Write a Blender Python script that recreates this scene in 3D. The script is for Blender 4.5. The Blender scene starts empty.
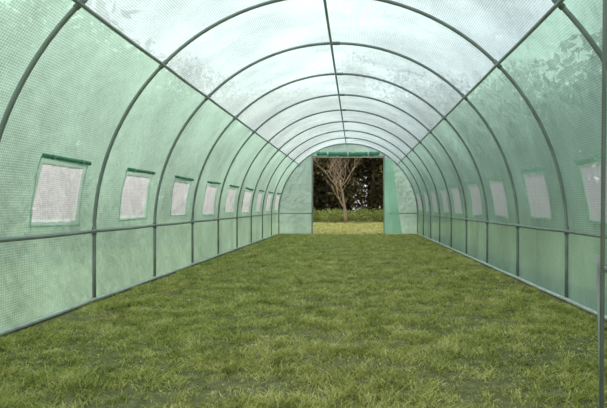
import bpy, math, random
import numpy as np
from mathutils import Vector, noise
random.seed(4); rng=np.random.default_rng(7)
scene=bpy.context.scene
scene.view_settings.view_transform='Standard'
scene.view_settings.look='None'
scene.view_settings.exposure=0.0

# ---------------------------------------------------------------- helpers
def link(o,parent=None):
    scene.collection.objects.link(o)
    if parent: o.parent=parent
    return o
class MB:
    def __init__(s): s.v=[];s.f=[];s.m=[]
    def tube(s,pts,r,seg=10,mat=0,cap=True):
        pts=[Vector(p) for p in pts]; n=len(pts); base=len(s.v)
        rs=r if isinstance(r,(list,tuple)) else [r]*n
        t0=(pts[1]-pts[0]).normalized()
        ref=Vector((0,1,0)) if abs(t0.y)<.8 else Vector((1,0,0))
        for i,p in enumerate(pts):
            t=(pts[min(i+1,n-1)]-pts[max(i-1,0)]).normalized()
            a=(ref-t*ref.dot(t)).normalized(); b=t.cross(a)
            for k in range(seg):
                an=2*math.pi*k/seg
                s.v.append(tuple(p+(a*math.cos(an)+b*math.sin(an))*rs[i]))
        for i in range(n-1):
            for k in range(seg):
                k2=(k+1)%seg
                s.f.append((base+i*seg+k,base+i*seg+k2,base+(i+1)*seg+k2,base+(i+1)*seg+k)); s.m.append(mat)
        if cap:
            s.f.append(tuple(base+k for k in range(seg))[::-1]); s.m.append(mat)
            s.f.append(tuple(base+(n-1)*seg+k for k in range(seg))); s.m.append(mat)
    def quad(s,a,b,c,d,mat=0):
        n=len(s.v); s.v+= [tuple(a),tuple(b),tuple(c),tuple(d)]; s.f.append((n,n+1,n+2,n+3)); s.m.append(mat)
    def obj(s,name,mats,parent=None,smooth=True):
        me=bpy.data.meshes.new(name); me.from_pydata(s.v,[],s.f)
        for m in mats: me.materials.append(m)
        me.polygons.foreach_set('material_index',s.m)
        me.polygons.foreach_set('use_smooth',[smooth]*len(s.f)); me.update()
        return link(bpy.data.objects.new(name,me),parent)

def nm(name):
    m=bpy.data.materials.new(name); m.use_nodes=True
    nt=m.node_tree; nt.nodes.clear()
    return m,nt,nt.nodes.new('ShaderNodeOutputMaterial')
def N(nt,t,**k):
    n=nt.nodes.new(t)
    for a,b in k.items():
        if a.startswith('i_'):
            n.inputs[a[2:].replace('_',' ')].default_value=b
        else: setattr(n,a,b)
    return n
def ramp(nt,stops):
    r=nt.nodes.new('ShaderNodeValToRGB'); e=r.color_ramp.elements
    e[0].position,e[0].color=stops[0][0],stops[0][1]+(1,)
    e[1].position,e[1].color=stops[-1][0],stops[-1][1]+(1,)
    for p,c in stops[1:-1]:
        x=e.new(p); x.color=c+(1,)
    return r
def M(nt,op,a,b=None,c=None):
    n=nt.nodes.new('ShaderNodeMath'); n.operation=op
    for i,x in enumerate((a,b,c)):
        if x is None: continue
        if isinstance(x,(int,float)): n.inputs[i].default_value=x
        else: nt.links.new(x,n.inputs[i])
    return n.outputs[0]

def sheet_mat(name,col,cell=.013,transp=.2,diff=.3,linew=.16,linecol=(.9,.95,.95),var=.25,lmix=.45):
    m,nt,out=nm(name); L=nt.links.new
    uv=N(nt,'ShaderNodeUVMap'); sep=N(nt,'ShaderNodeSeparateXYZ'); L(uv.outputs[0],sep.inputs[0])
    def line(o):
        f=M(nt,'FRACT',M(nt,'DIVIDE',o,cell)); return M(nt,'LESS_THAN',f,linew)
    g=M(nt,'MAXIMUM',line(sep.outputs[0]),line(sep.outputs[1]))
    tc=N(nt,'ShaderNodeTexCoord')
    mp=N(nt,'ShaderNodeMapping'); mp.inputs['Scale'].default_value=(2.0,2.6,1.5); L(tc.outputs['Object'],mp.inputs[0])
    n1=N(nt,'ShaderNodeTexNoise',i_Scale=.9,i_Detail=5.0,i_Roughness=.55); L(mp.outputs[0],n1.inputs['Vector'])
    rp=ramp(nt,[(.32,tuple(c*(1-var) for c in col)),(.66,tuple(min(1,c*(1+var*.5)) for c in col))]); L(n1.outputs[0],rp.inputs[0])
    mx=N(nt,'ShaderNodeMix',data_type='RGBA'); L(M(nt,'MULTIPLY',g,lmix),mx.inputs['Factor']); L(rp.outputs[0],mx.inputs[6]); mx.inputs[7].default_value=linecol+(1,)
    bm=N(nt,'ShaderNodeBump',i_Strength=.8,i_Distance=.025)
    n2=N(nt,'ShaderNodeTexNoise',i_Scale=6.0,i_Detail=4.0); L(mp.outputs[0],n2.inputs['Vector'])
    L(n2.outputs[0],bm.inputs['Height'])
    tl=N(nt,'ShaderNodeBsdfTranslucent'); L(mx.outputs[2],tl.inputs[0]); L(bm.outputs[0],tl.inputs['Normal'])
    df=N(nt,'ShaderNodeBsdfPrincipled',i_Roughness=.3); L(mx.outputs[2],df.inputs['Base Color']); L(bm.outputs[0],df.inputs['Normal'])
    a=N(nt,'ShaderNodeMixShader'); a.inputs[0].default_value=diff; L(tl.outputs[0],a.inputs[1]); L(df.outputs[0],a.inputs[2])
    tr=N(nt,'ShaderNodeBsdfTransparent'); L(mx.outputs[2],tr.inputs[0])
    b=N(nt,'ShaderNodeMixShader'); L(M(nt,'SUBTRACT',transp,M(nt,'MULTIPLY',g,transp*.8)),b.inputs[0]); L(a.outputs[0],b.inputs[1]); L(tr.outputs[0],b.inputs[2])
    L(b.outputs[0],out.inputs[0]); return m

def simple(name,col,rough=.6,metal=0,nscale=20,var=.2,transl=0):
    m,nt,out=nm(name); L=nt.links.new
    tc=N(nt,'ShaderNodeTexCoord'); n=N(nt,'ShaderNodeTexNoise',i_Scale=float(nscale),i_Detail=4.0); L(tc.outputs['Object'],n.inputs['Vector'])
    rp=ramp(nt,[(.3,tuple(c*(1-var) for c in col)),(.7,tuple(min(1,c*(1+var)) for c in col))]); L(n.outputs[0],rp.inputs[0])
    p=N(nt,'ShaderNodeBsdfPrincipled',i_Roughness=rough,i_Metallic=float(metal)); L(rp.outputs[0],p.inputs['Base Color'])
    if transl:
        t=N(nt,'ShaderNodeBsdfTranslucent'); L(rp.outputs[0],t.inputs[0])
        x=N(nt,'ShaderNodeMixShader'); x.inputs[0].default_value=transl; L(p.outputs[0],x.inputs[1]); L(t.outputs[0],x.inputs[2]); L(x.outputs[0],out.inputs[0])
    else: L(p.outputs[0],out.inputs[0])
    return m
def leaf_mat(name,stops,transl=.35,pscale=1.2,pmix=.5,rough=.55):
    m,nt,out=nm(name); L=nt.links.new
    g=N(nt,'ShaderNodeNewGeometry'); tc=N(nt,'ShaderNodeTexCoord')
    n=N(nt,'ShaderNodeTexNoise',i_Scale=pscale,i_Detail=5.0,i_Roughness=.6); L(tc.outputs['Object'],n.inputs['Vector'])
    v=M(nt,'ADD',M(nt,'MULTIPLY',g.outputs['Random Per Island'],1-pmix),M(nt,'MULTIPLY',M(nt,'MULTIPLY_ADD',n.outputs[0],3.0,-1.0),pmix))
    rp=ramp(nt,stops); L(v,rp.inputs[0])
    p=N(nt,'ShaderNodeBsdfPrincipled',i_Roughness=rough); L(rp.outputs[0],p.inputs['Base Color']); p.inputs['Specular IOR Level'].default_value=.25
    t=N(nt,'ShaderNodeBsdfTranslucent'); L(rp.outputs[0],t.inputs[0])
    x=N(nt,'ShaderNodeMixShader'); x.inputs[0].default_value=transl; L(p.outputs[0],x.inputs[1]); L(t.outputs[0],x.inputs[2]); L(x.outputs[0],out.inputs[0])
    return m

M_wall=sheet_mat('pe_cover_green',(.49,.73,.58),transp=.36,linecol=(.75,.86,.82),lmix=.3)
M_roof_glare=sheet_mat('pe_cover_roof_glare',(.58,.71,.68),transp=.38,lmix=.45,linecol=(.93,.96,.98))  # same film as the walls; paler tint paints in the sky glare overhead
M_win=sheet_mat('insect_mesh_white',(.95,.94,.96),cell=.009,transp=.4,diff=.35,linew=.3,linecol=(.75,.78,.83),var=.08)
M_hem=simple('cover_hem',(.42,.62,.53),.5,transl=.5)
M_roll=simple('green_roll',(.06,.24,.15),.5)
M_pipe=simple('galvanised_painted_pipe',(.25,.285,.275),.4,.3,nscale=9)
M_clamp=simple('pipe_clamp',(.19,.22,.21),.45,.2)
M_white=simple('white_zip_trim',(.50,.52,.53),.5)
M_rail=simple('ground_rail_pipe',(.50,.53,.50),.45,.3)

# ---------------------------------------------------------------- tunnel geometry
A,B,H0=1.55,1.57,.45
Y0,S,NB=1.25,.95,10
Y1=Y0+S*NB
def arc(phi,off=0):
    return (-(A+off)*math.cos(phi), H0+(B+off)*math.sin(phi))
def profile(off,nleg=6,narc=96):
    p=[(-(A+off),H0*i/nleg) for i in range(nleg)]
    p+=[arc(math.pi*i/narc,off) for i in range(narc+1)]
    p+=[((A+off),H0*(nleg-1-i)/nleg) for i in range(nleg)]
    return p

def hoop(mb,y,r=.0115):
    mb.tube([(x,y,z) for x,z in profile(0,2,64)],r,10,0)
frame=bpy.data.objects.new('greenhouse_frame',None); link(frame)
for i in range(NB+1):
    mb=MB(); hoop(mb,Y0+S*i)
    y=Y0+S*i
    for ph in (math.radians(45),math.radians(135)):
        a=arc(ph-.02,0);b=arc(ph+.02,0)
        mb.tube([(a[0],y,a[1]),(b[0],y,b[1])],.015,10,1)
    a=arc(math.pi/2-.02);b=arc(math.pi/2+.02)
    mb.tube([(a[0],y,a[1]),(b[0],y,b[1])],.015,10,1)
    for sx in (-1,1):
        mb.tube([(sx*A,y,.44),(sx*A,y,.495)],.0145,10,1)
    mb.obj('hoop_%d'%(i+1),[M_pipe,M_clamp],frame)
pur=MB()
def longi(x,z,r=.0105,mat=0):
    pts=[]
    for i in range(NB*4+1):
        pts.append((x,Y0+S*i/4,z-.004*math.sin(math.pi*(i%4)/4)))
    pur.tube(pts,r,8,mat)
ax,az=arc(math.radians(45),-.020)
longi(ax,az); longi(-ax,az)
longi(-.04,H0+B-.022)
longi(-(A-.02),.467,.011); longi(A-.02,.467,.011)
longi(-(A-.005),.018,.014,1); longi(A-.005,.018,.014,1)
pur.obj('purlins',[M_pipe,M_rail],frame)

nleg,narc=6,96
prof=profile(.018,nleg,narc)
ns=len(prof)
ss=[0]
for i in range(1,ns): ss.append(ss[-1]+math.dist(prof[i],prof[i-1]))
SY=20
def swr(i,j):
    y=Y0+S*j/SY
    t=(j%SY)/SY
    b=math.sin(math.pi*t)
    w=noise.noise(Vector((ss[i]*1.1,y*3.2,3)))*.03+noise.noise(Vector((ss[i]*3.0,y*9,9)))*.013
    return b*(.006+w if w>-.006 else w*.7)
def pos(i,j,extra=0):
    x,z=prof[i]; d=swr(i,j)+extra
    if z<H0: n=(math.copysign(1,x),0)
    else:
        l=math.hypot(x,z-H0); n=(x/l,(z-H0)/l)
    return (x+n[0]*d,Y0+S*j/SY,max(z+n[1]*d,0.0))
wi0,wi1=nleg+2,nleg+8
def win_cols(side): return (8,16) if side<0 else (6,14)
def cover(name,i0,i1,side,mat):
    vs=[];uv=[];idx={}
    fs=[]
    for i in range(i0,i1+1):
        for j in range(NB*SY+1):
            idx[(i,j)]=len(vs); vs.append(pos(i,j)); uv.append((ss[i],Y0+S*j/SY))
    for i in range(i0,i1):
        for j in range(NB*SY):
            if side:
                ii=i if side<0 else ns-2-i
                c0,c1=win_cols(side)
                if wi0<=ii<wi1 and c0<=j%SY<c1: continue
            fs.append((idx[(i,j)],idx[(i,j+1)],idx[(i+1,j+1)],idx[(i+1,j)]))
    me=bpy.data.meshes.new(name); me.from_pydata(vs,[],fs)
    ul=me.uv_layers.new(name='UVMap')
    li=np.empty(len(me.loops),dtype=np.int32); me.loops.foreach_get('vertex_index',li)
    ul.data.foreach_set('uv',np.array(uv,dtype=np.float32)[li].ravel())
    me.polygons.foreach_set('use_smooth',[True]*len(fs)); me.materials.append(mat); me.update()
    return link(bpy.data.objects.new(name,me))
q=nleg+24
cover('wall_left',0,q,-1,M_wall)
cover('ceiling',q,ns-1-q,0,M_roof_glare)
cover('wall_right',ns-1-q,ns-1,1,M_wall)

wn=0
for side in (-1,1):
    c0,c1=win_cols(side)
    for b in range(NB):
        wn+=1
        mb=MB(); uvs=[]
        rs=random.Random(wn*7)
        co_=[(rs.uniform(0,.10),rs.uniform(0,.12)) for _ in range(4)]
        def P(u,v,inset):
            fi=wi0+(wi1-wi0)*v; fj=b*SY+c0+(c1-c0)*u
            i=int(math.floor(fi)); j=int(math.floor(fj)); a=fi-i; c=fj-j
            def g(ii,jj):
                k=ii if side<0 else ns-1-ii
                return Vector(pos(k,jj,-inset))
            return (g(i,j)*(1-a)*(1-c)+g(i+1,j)*a*(1-c)+g(i,j+1)*(1-a)*c+g(i+1,j+1)*a*c)
        def W(u,v,inset):
            (a0,b0),(a1,b1),(a2,b2),(a3,b3)=co_
            ul=-.02-(a0*(1-v)+a3*v); ur=1.02+(a1*(1-v)+a2*v)
            vb=-.02-(b0*(1-u)+b1*u); vt=1.02+(b3*(1-u)+b2*u)
            return P(ul+(ur-ul)*u,vb+(vt-vb)*v,inset+.005*noise.noise(Vector((u*5+wn,v*3,b))))
        n=12
        for iu in range(n):
            for iv in range(n):
                qd=[W((iu+du)/n,(iv+dv)/n,.007) for du,dv in ((0,0),(1,0),(1,1),(0,1))]
                mb.quad(*qd,mat=0)
                uvs.append([( (iu+d)/n*.38,(iv+f)/n*.31) for d,f in ((0,0),(1,0),(1,1),(0,1))])
        def strip(u0,v0,u1,v1,w):
            m=8
            for t in range(m):
                a0,a1=t/m,(t+1)/m
                A0=(u0+(u1-u0)*a0,v0+(v1-v0)*a0);A1=(u0+(u1-u0)*a1,v0+(v1-v0)*a1)
                du,dv=(0,w) if abs(u1-u0)>abs(v1-v0) else (w,0)
                mb.quad(W(A0[0],A0[1],.012),W(A1[0],A1[1],.012),W(A1[0]+du,A1[1]+dv,.012),W(A0[0]+du,A0[1]+dv,.012),mat=1)
                uvs.append([(0,0)]*4)
        strip(-.02,-.02,1.02,-.02,.03)
        strip(-.02,-.02,-.02,1.02,.025)
        strip(.995,-.02,.995,1.02,.025)
        strip(-.02,.99,1.02,.99,.035)
        if side<0:
            k0=rs.uniform(-.04,.04)
            tp=[P(-.08+1.16*t/10,1.14+k0*(t/10),.018) for t in range(11)]
            nb=len(mb.f); mb.tube(tp,.0125,8,2)
            for _ in range(len(mb.f)-nb): uvs.append(None)
            for u in (.12,.88):
                nb=len(mb.f); mb.tube([P(u-.012,1.14+k0*u,.018),P(u+.02,1.14+k0*u,.018)],.016,8,1)
                for _ in range(len(mb.f)-nb): uvs.append(None)
        else:
            strip(-.05,1.04,1.05,1.05,.04)
        o=mb.obj('window_%d'%wn,[M_win,M_hem,M_roll,M_white])
        me=o.data; ul=me.uv_layers.new(name='UVMap')
        for p,u in zip(me.polygons,uvs):
            if u:
                for l,c in zip(p.loop_indices,u): ul.data[l].uv=c

DW,DH=.79,1.72
def endwall(name,y,mat,parent=None):
    vs=[];fs=[];uv=[]
    def zt(x): return H0+(B+.015)*math.sqrt(max(0,1-(x/(A+.018))**2))
    def add(x,z):
        d=noise.noise(Vector((x*3,z*1.5,y)))*.03
        vs.append((x,y+d*.6,z)); uv.append((x,z)); return len(vs)-1
    xs=list(np.linspace(-A-.017,-DW-.02,17))+list(np.linspace(-DW-.02,DW+.02,33))[1:]+list(np.linspace(DW+.02,A+.017,17))[1:]
    for a,b in zip(xs[:-1],xs[1:]):
        z0=DH if abs((a+b)/2)<DW+.02 else 0
        m=24 if z0==0 else 6
        ca=[add(a,z0+(max(zt(a),H0)-z0)*t/m) for t in range(m+1)]
        cb=[add(b,z0+(max(zt(b),H0)-z0)*t/m) for t in range(m+1)]
        for t in range(m): fs.append((ca[t],cb[t],cb[t+1],ca[t+1]))
    me=bpy.data.meshes.new(name); me.from_pydata(vs,[],fs); ul=me.uv_layers.new(name='UVMap')
    for l in me.loops: ul.data[l.index].uv=uv[l.vertex_index]
    me.materials.append(mat); me.polygons.foreach_set('use_smooth',[True]*len(fs))
    return link(bpy.data.objects.new(name,me))
endwall('wall_back',Y1+.03,sheet_mat('pe_cover_end',(.66,.90,.77),transp=.2,diff=.2,linecol=(.8,.9,.85),lmix=.3))
endwall('wall_front',Y0-.03,M_wall)
fr=MB()
for y,lean in ((Y1,0),(Y0,.016)):
    for sx in (-1,1):
        x=sx*(DW+.018) if lean==0 else sx*(DW+.014)
        pr=.011 if lean==0 else .0055
        fr.tube([(x,y,0),(x+sx*lean,y,DH+.02),(x+sx*lean,y,H0+B*math.sqrt(1-((abs(x)+lean)/A)**2))],pr,10)
        fr.tube([(sx*(DW+.02),y-.0,.467),(sx*A,y,.467)],.0105,10)
    fr.tube([(-DW-.02,y,DH+.02),(DW+.02,y,DH+.02)],.011,10)
fr.obj('door_frame_poles',[M_pipe],frame)
zt=MB()
for y in (Y0,Y1):
    for sx in (-1,1):
        top=24 if y==Y1 else 7
        for t in range(top):
            z0=.01+t*.07; z1=z0+.07
            xa=sx*(DW+(.019 if y==Y0 else 0))
            f=lambda z:.004*math.sin(z*9)*sx
            yy=y-.018 if y==Y1 else y+.018
            zt.quad((xa-sx*.005+f(z0),yy,z0),(xa-sx*.005+f(z1),yy,z1),(xa+sx*.005+f(z1),yy,z1),(xa+sx*.005+f(z0),yy,z0))
zt.obj('door_zip_trim',[M_white],frame)
for k,y in enumerate((Y1-.07,Y0-.10)):
    mb=MB(); pts=[];rr=[]
    for t in range(33):
        x=-.70+1.40*t/32
        pts.append((x,y,DH+.075-.012*math.sin(math.pi*t/32)+.004*math.sin(t*1.9))); rr.append(.046+.006*math.sin(t*2.3)+.004*math.cos(t*.9))
    mb.tube(pts,rr,14,0)
    for x in (-.45,0,.45):
        mb.tube([(x-.015,y,DH+.066),(x+.015,y,DH+.066)],.056,14,1)
    mb.obj('rolled_door_panel_%d'%(k+1),[M_roll,M_white],frame)
mb=MB()
def cp(u,v):
    w=.40-.12*math.sin(v*math.pi*.5)
    return Vector((DW+.02+u*w*(1-.25*v),Y1-.02-.012*math.sin(u*9+v*3),.02+v*1.66))
for a in range(12):
    for b in range(12):
        mb.quad(cp(a/12,b/12),cp((a+1)/12,b/12),cp((a+1)/12,(b+1)/12),cp(a/12,(b+1)/12))
mb.obj('door_curtain',[simple('curtain_green',(.55,.82,.68),.5,transl=.6,nscale=3,var=.1)],frame)

# ---------------------------------------------------------------- ground and grass
def ground_mat():
    m,nt,out=nm('soil_and_turf'); L=nt.links.new
    tc=N(nt,'ShaderNodeTexCoord')
    n=N(nt,'ShaderNodeTexNoise',i_Scale=24.0,i_Detail=8.0,i_Roughness=.75); L(tc.outputs['Object'],n.inputs['Vector'])
    n2=N(nt,'ShaderNodeTexNoise',i_Scale=.8,i_Detail=4.0); L(tc.outputs['Object'],n2.inputs['Vector'])
    r=ramp(nt,[(.3,(.06,.055,.022)),(.5,(.17,.16,.06)),(.7,(.34,.29,.15))]); L(n.outputs[0],r.inputs[0])
    r2=ramp(nt,[(.35,(.75,.85,.6)),(.65,(1,1,1))]); L(n2.outputs[0],r2.inputs[0])
    mx=N(nt,'ShaderNodeMix',data_type='RGBA',blend_type='MULTIPLY'); mx.inputs['Factor'].default_value=1; L(r.outputs[0],mx.inputs[6]); L(r2.outputs[0],mx.inputs[7])
    bm=N(nt,'ShaderNodeBump',i_Strength=.8,i_Distance=.02); L(n.outputs[0],bm.inputs['Height'])
    p=N(nt,'ShaderNodeBsdfPrincipled',i_Roughness=.9); L(mx.outputs[2],p.inputs['Base Color']); L(bm.outputs[0],p.inputs['Normal']); L(p.outputs[0],out.inputs[0])
    return m
mb=MB(); mb.quad((-60,-30,0),(60,-30,0),(60,90,0),(-60,90,0)); mb.obj('ground',[ground_mat()],smooth=False)

def np_mesh(name,V,F,mat,smooth=False):
    me=bpy.data.meshes.new(name)
    nv,nf=len(V),len(F); k=F.shape[1]
    me.vertices.add(nv); me.vertices.foreach_set('co',V.astype(np.float32).ravel())
    me.loops.add(nf*k); me.loops.foreach_set('vertex_index',F.astype(np.int32).ravel())
    me.polygons.add(nf); me.polygons.foreach_set('loop_start',np.arange(0,nf*k,k,dtype=np.int32))
    me.update(calc_edges=True); me.materials.append(mat)
    if smooth: me.polygons.foreach_set('use_smooth',[True]*nf)
    return link(bpy.data.objects.new(name,me))
def fnoise(x,y,seed,sc):
    r=np.random.default_rng(seed); o=0
    for i in range(12):
        a=r.uniform(0,6.28); f=sc*r.uniform(.4,2.4); o=o+np.sin((x*np.cos(a)+y*np.sin(a))*f+r.uniform(0,6.28))
    return o/4.5
def blades(x,y,h,w,lean,rngs):
    n=len(x); az=rngs.uniform(0,2*np.pi,n); dx,dy=np.cos(az),np.sin(az)
    la=rngs.uniform(0,2*np.pi,n); lx,ly=np.cos(la)*lean,np.sin(la)*lean
    z0=np.zeros(n)
    def pt(s,wf,hz,lf): return np.stack([x+dx*w*wf*s+lx*lf*h,y+dy*w*wf*s+ly*lf*h,z0+h*hz],1)
    V=np.stack([pt(-1,.7,0,0),pt(1,.7,0,0),pt(-1,1,.5,.35),pt(1,1,.5,.35),pt(-1,.12,.85,1),pt(1,.12,.85,1)],1).reshape(-1,3)
    b=np.arange(n)[:,None]*6
    F=np.concatenate([b+np.array([[0,1,3,2]]),b+np.array([[2,3,5,4]])],1).reshape(-1,4)
    return V,F
M_grass=leaf_mat('grass_blades',[(.0,(.08,.095,.02)),(.2,(.22,.25,.055)),(.43,(.42,.44,.115)),(.68,(.62,.60,.20)),(1,(.85,.76,.46))],.38,6.0,.5)
def sample(n,x0,x1,y0,y1,seed,clump=.5):
    r=np.random.default_rng(seed); x=r.uniform(x0,x1,n);y=r.uniform(y0,y1,n)
    d=fnoise(x,y,11,6)*.45+fnoise(x,y,12,30)*.7
    keep=r.uniform(0,1,n)<np.clip(.60+clump*d,.10,1)
    return x[keep],y[keep],d[keep],r
def lawn(name,specs,mat,lim=None):
    Vs=[];Fs=[];o=0
    for (n,x0,x1,y0,y1,seed,h0,h1,w0,w1,cl) in specs:
        x,y,d,r=sample(n,x0,x1,y0,y1,seed,cl)
        h=r.uniform(h0,h1,len(x))*(1+.8*np.clip(d,-.8,1.3)); w=r.uniform(w0,w1,len(x))
        V,F=blades(x,y,h,w,r.uniform(.4,1.8,len(x)),r)
        Vs.append(V);Fs.append(F+o);o+=len(V)
    V=np.concatenate(Vs)
    if lim: V[:,0]=np.clip(V[:,0],-lim,lim)
    return np_mesh(name,V,np.concatenate(Fs),mat)
X=A-.06
lawn('grass_lawn',[
 (110000,-X,X,1.35,3.0,1,.007,.026,.0009,.0020,.6),
 (44000,-X,X,1.35,3.8,2,.005,.017,.0025,.005,.8),
 (110000,-X,X,3.0,6.0,3,.009,.030,.0013,.0028,.6),
 (75000,-X,X,6.0,10.6,4,.010,.034,.0022,.004,.6),
],M_grass,1.505)
lawn('outdoor_grass',[(45000,-4,4,10.95,17.3,5,.015,.045,.004,.008,.4)],M_grass)

# ---------------------------------------------------------------- outside planting
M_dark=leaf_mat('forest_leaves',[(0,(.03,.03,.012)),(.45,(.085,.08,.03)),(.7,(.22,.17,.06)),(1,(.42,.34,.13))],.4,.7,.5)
M_side=leaf_mat('side_leaves',[(0,(.02,.035,.015)),(.5,(.05,.08,.03)),(1,(.12,.15,.05))],.3,.4,.4)
M_shrub=leaf_mat('shrub_leaves',[(0,(.06,.09,.02)),(.5,(.24,.30,.07)),(1,(.50,.48,.16))],.35,1.5,.5)
M_bark=simple('dark_bark',(.06,.045,.03),.9)
M_pale=simple('pale_bark',(.42,.31,.21),.8,nscale=12)
def cloud(centres,n,size,r):
    cs=np.array(centres); k=r.integers(0,len(cs),n); c=cs[k]
    d=r.normal(size=(n,3)); d/=np.linalg.norm(d,axis=1)[:,None]; rad=r.uniform(0,1,n)**.45
    p=c[:,:3]+d*rad[:,None]*c[:,3:6]; p[:,2]=np.maximum(p[:,2],.04)
    a=r.normal(size=(n,3)); a/=np.linalg.norm(a,axis=1)[:,None]
    b=np.cross(a,r.normal(size=(n,3))); b/=np.linalg.norm(b,axis=1)[:,None]
    s=r.uniform(.6,1.3,n)[:,None]*size
    V=np.stack([p-a*s,p-b*s*.5,p+a*s,p+b*s*.5],1).reshape(-1,3)
    return V,np.arange(n*4).reshape(-1,4)
def treeline(name,positions,hmin,hmax,nl,size,seed,mat,ncl=9,zmin=.12):
    r=np.random.default_rng(seed); root=bpy.data.objects.new(name,None); link(root)
    cs=[];tb=MB()
    for (x,y) in positions:
        h=r.uniform(hmin,hmax)
        tb.tube([(x,y,0),(x+r.uniform(-.2,.2),y,h*.4),(x+r.uniform(-.4,.4),y,h*.85)],[.13,.09,.04],7)
        for _ in range(ncl):
            z=r.uniform(zmin,.95)*h
            cs.append((x+r.uniform(-1,1),y+r.uniform(-.8,.8),z,r.uniform(.6,1.2),r.uniform(.5,1.1),r.uniform(.5,1.0)))
    tb.obj(name+'_trunks',[M_bark],root)
    V,F=cloud(cs,nl*len(positions),size,r)
    o=np_mesh(name+'_foliage',V,F,mat); o.parent=root
rr=random.Random(5)
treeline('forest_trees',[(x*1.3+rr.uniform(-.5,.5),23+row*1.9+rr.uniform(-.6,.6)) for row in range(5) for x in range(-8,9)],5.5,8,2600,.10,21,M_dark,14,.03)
treeline('side_trees',[(-6.3+rr.uniform(-.6,.6),-1+1.5*i) for i in range(11)],3.6,5.0,1500,.16,22,M_side,13,.1)
treeline('side_trees',[(6.3+rr.uniform(-.6,.6),-1+1.5*i) for i in range(11)],3.6,5.0,1500,.16,23,M_side,13,.1)
cs=[(x*.4+rr.uniform(-.2,.2),18.6+rr.uniform(-.4,.8),.22,.45,.45,rr.uniform(.24,.48)) for x in range(-11,12)]
V,F=cloud(cs,22000,.035,np.random.default_rng(9)); np_mesh('shrub_hedge',V,F,M_shrub)
bt=MB(); rb=random.Random(12)
def branch(p,d,l,r,depth):
    pts=[p];rs=[r];q=p.copy();dd=d.copy(); n=6
    for i in range(n):
        dd=(dd+Vector((rb.uniform(-.16,.16),rb.uniform(-.16,.16),rb.uniform(-.02,.14)))).normalized()
        q=q+dd*l/n; pts.append(q.copy()); rs.append(r*(1-.55*(i+1)/n))
    bt.tube(pts,rs,7)
    if depth<4:
        for k in range(5 if depth<2 else 4):
            t=rb.randint(2,n); a=rb.uniform(0,6.28)
            nd=(dd*.75+Vector((math.cos(a),math.sin(a)*.7,rb.uniform(.0,.5)))*.95).normalized()
            branch(pts[t],nd,l*rb.uniform(.5,.75),rs[t]*.6,depth+1)
branch(Vector((-.2,17.4,0)),Vector((.02,0,1)),1.6,.06,0)
bt.obj('bare_tree',[M_pale])

# ---------------------------------------------------------------- light
w=bpy.data.worlds.new('sky'); scene.world=w; w.use_nodes=True; nt=w.node_tree; nt.nodes.clear()
o=nt.nodes.new('ShaderNodeOutputWorld'); bg=nt.nodes.new('ShaderNodeBackground')
tc=nt.nodes.new('ShaderNodeTexCoord'); sp=nt.nodes.new('ShaderNodeSeparateXYZ'); nt.links.new(tc.outputs['Generated'],sp.inputs[0])
rp=ramp(nt,[(0.0,(.95,.97,1.0)),(.35,(.88,.93,1.0)),(1,(.70,.81,1.0))]); nt.links.new(sp.outputs[2],rp.inputs[0])
nt.links.new(rp.outputs[0],bg.inputs[0]); bg.inputs[1].default_value=1.33; nt.links.new(bg.outputs[0],o.inputs[0])
sl=bpy.data.lights.new('sun','SUN'); sl.energy=4.3; sl.angle=math.radians(8); sl.color=(1,.93,.82)
so=bpy.data.objects.new('sun',sl); link(so)
so.rotation_euler=Vector((.45,-.12,-1)).to_track_quat('-Z','Y').to_euler()

cam=bpy.data.cameras.new('camera'); co=bpy.data.objects.new('camera',cam); link(co)
co.location=(.165,0,.63); co.rotation_euler=(math.radians(90),0,0)
cam.sensor_width=36; cam.lens=480/607*36; cam.shift_x=-52/607; cam.shift_y=2/607; cam.clip_start=.02; cam.clip_end=300
scene.camera=co
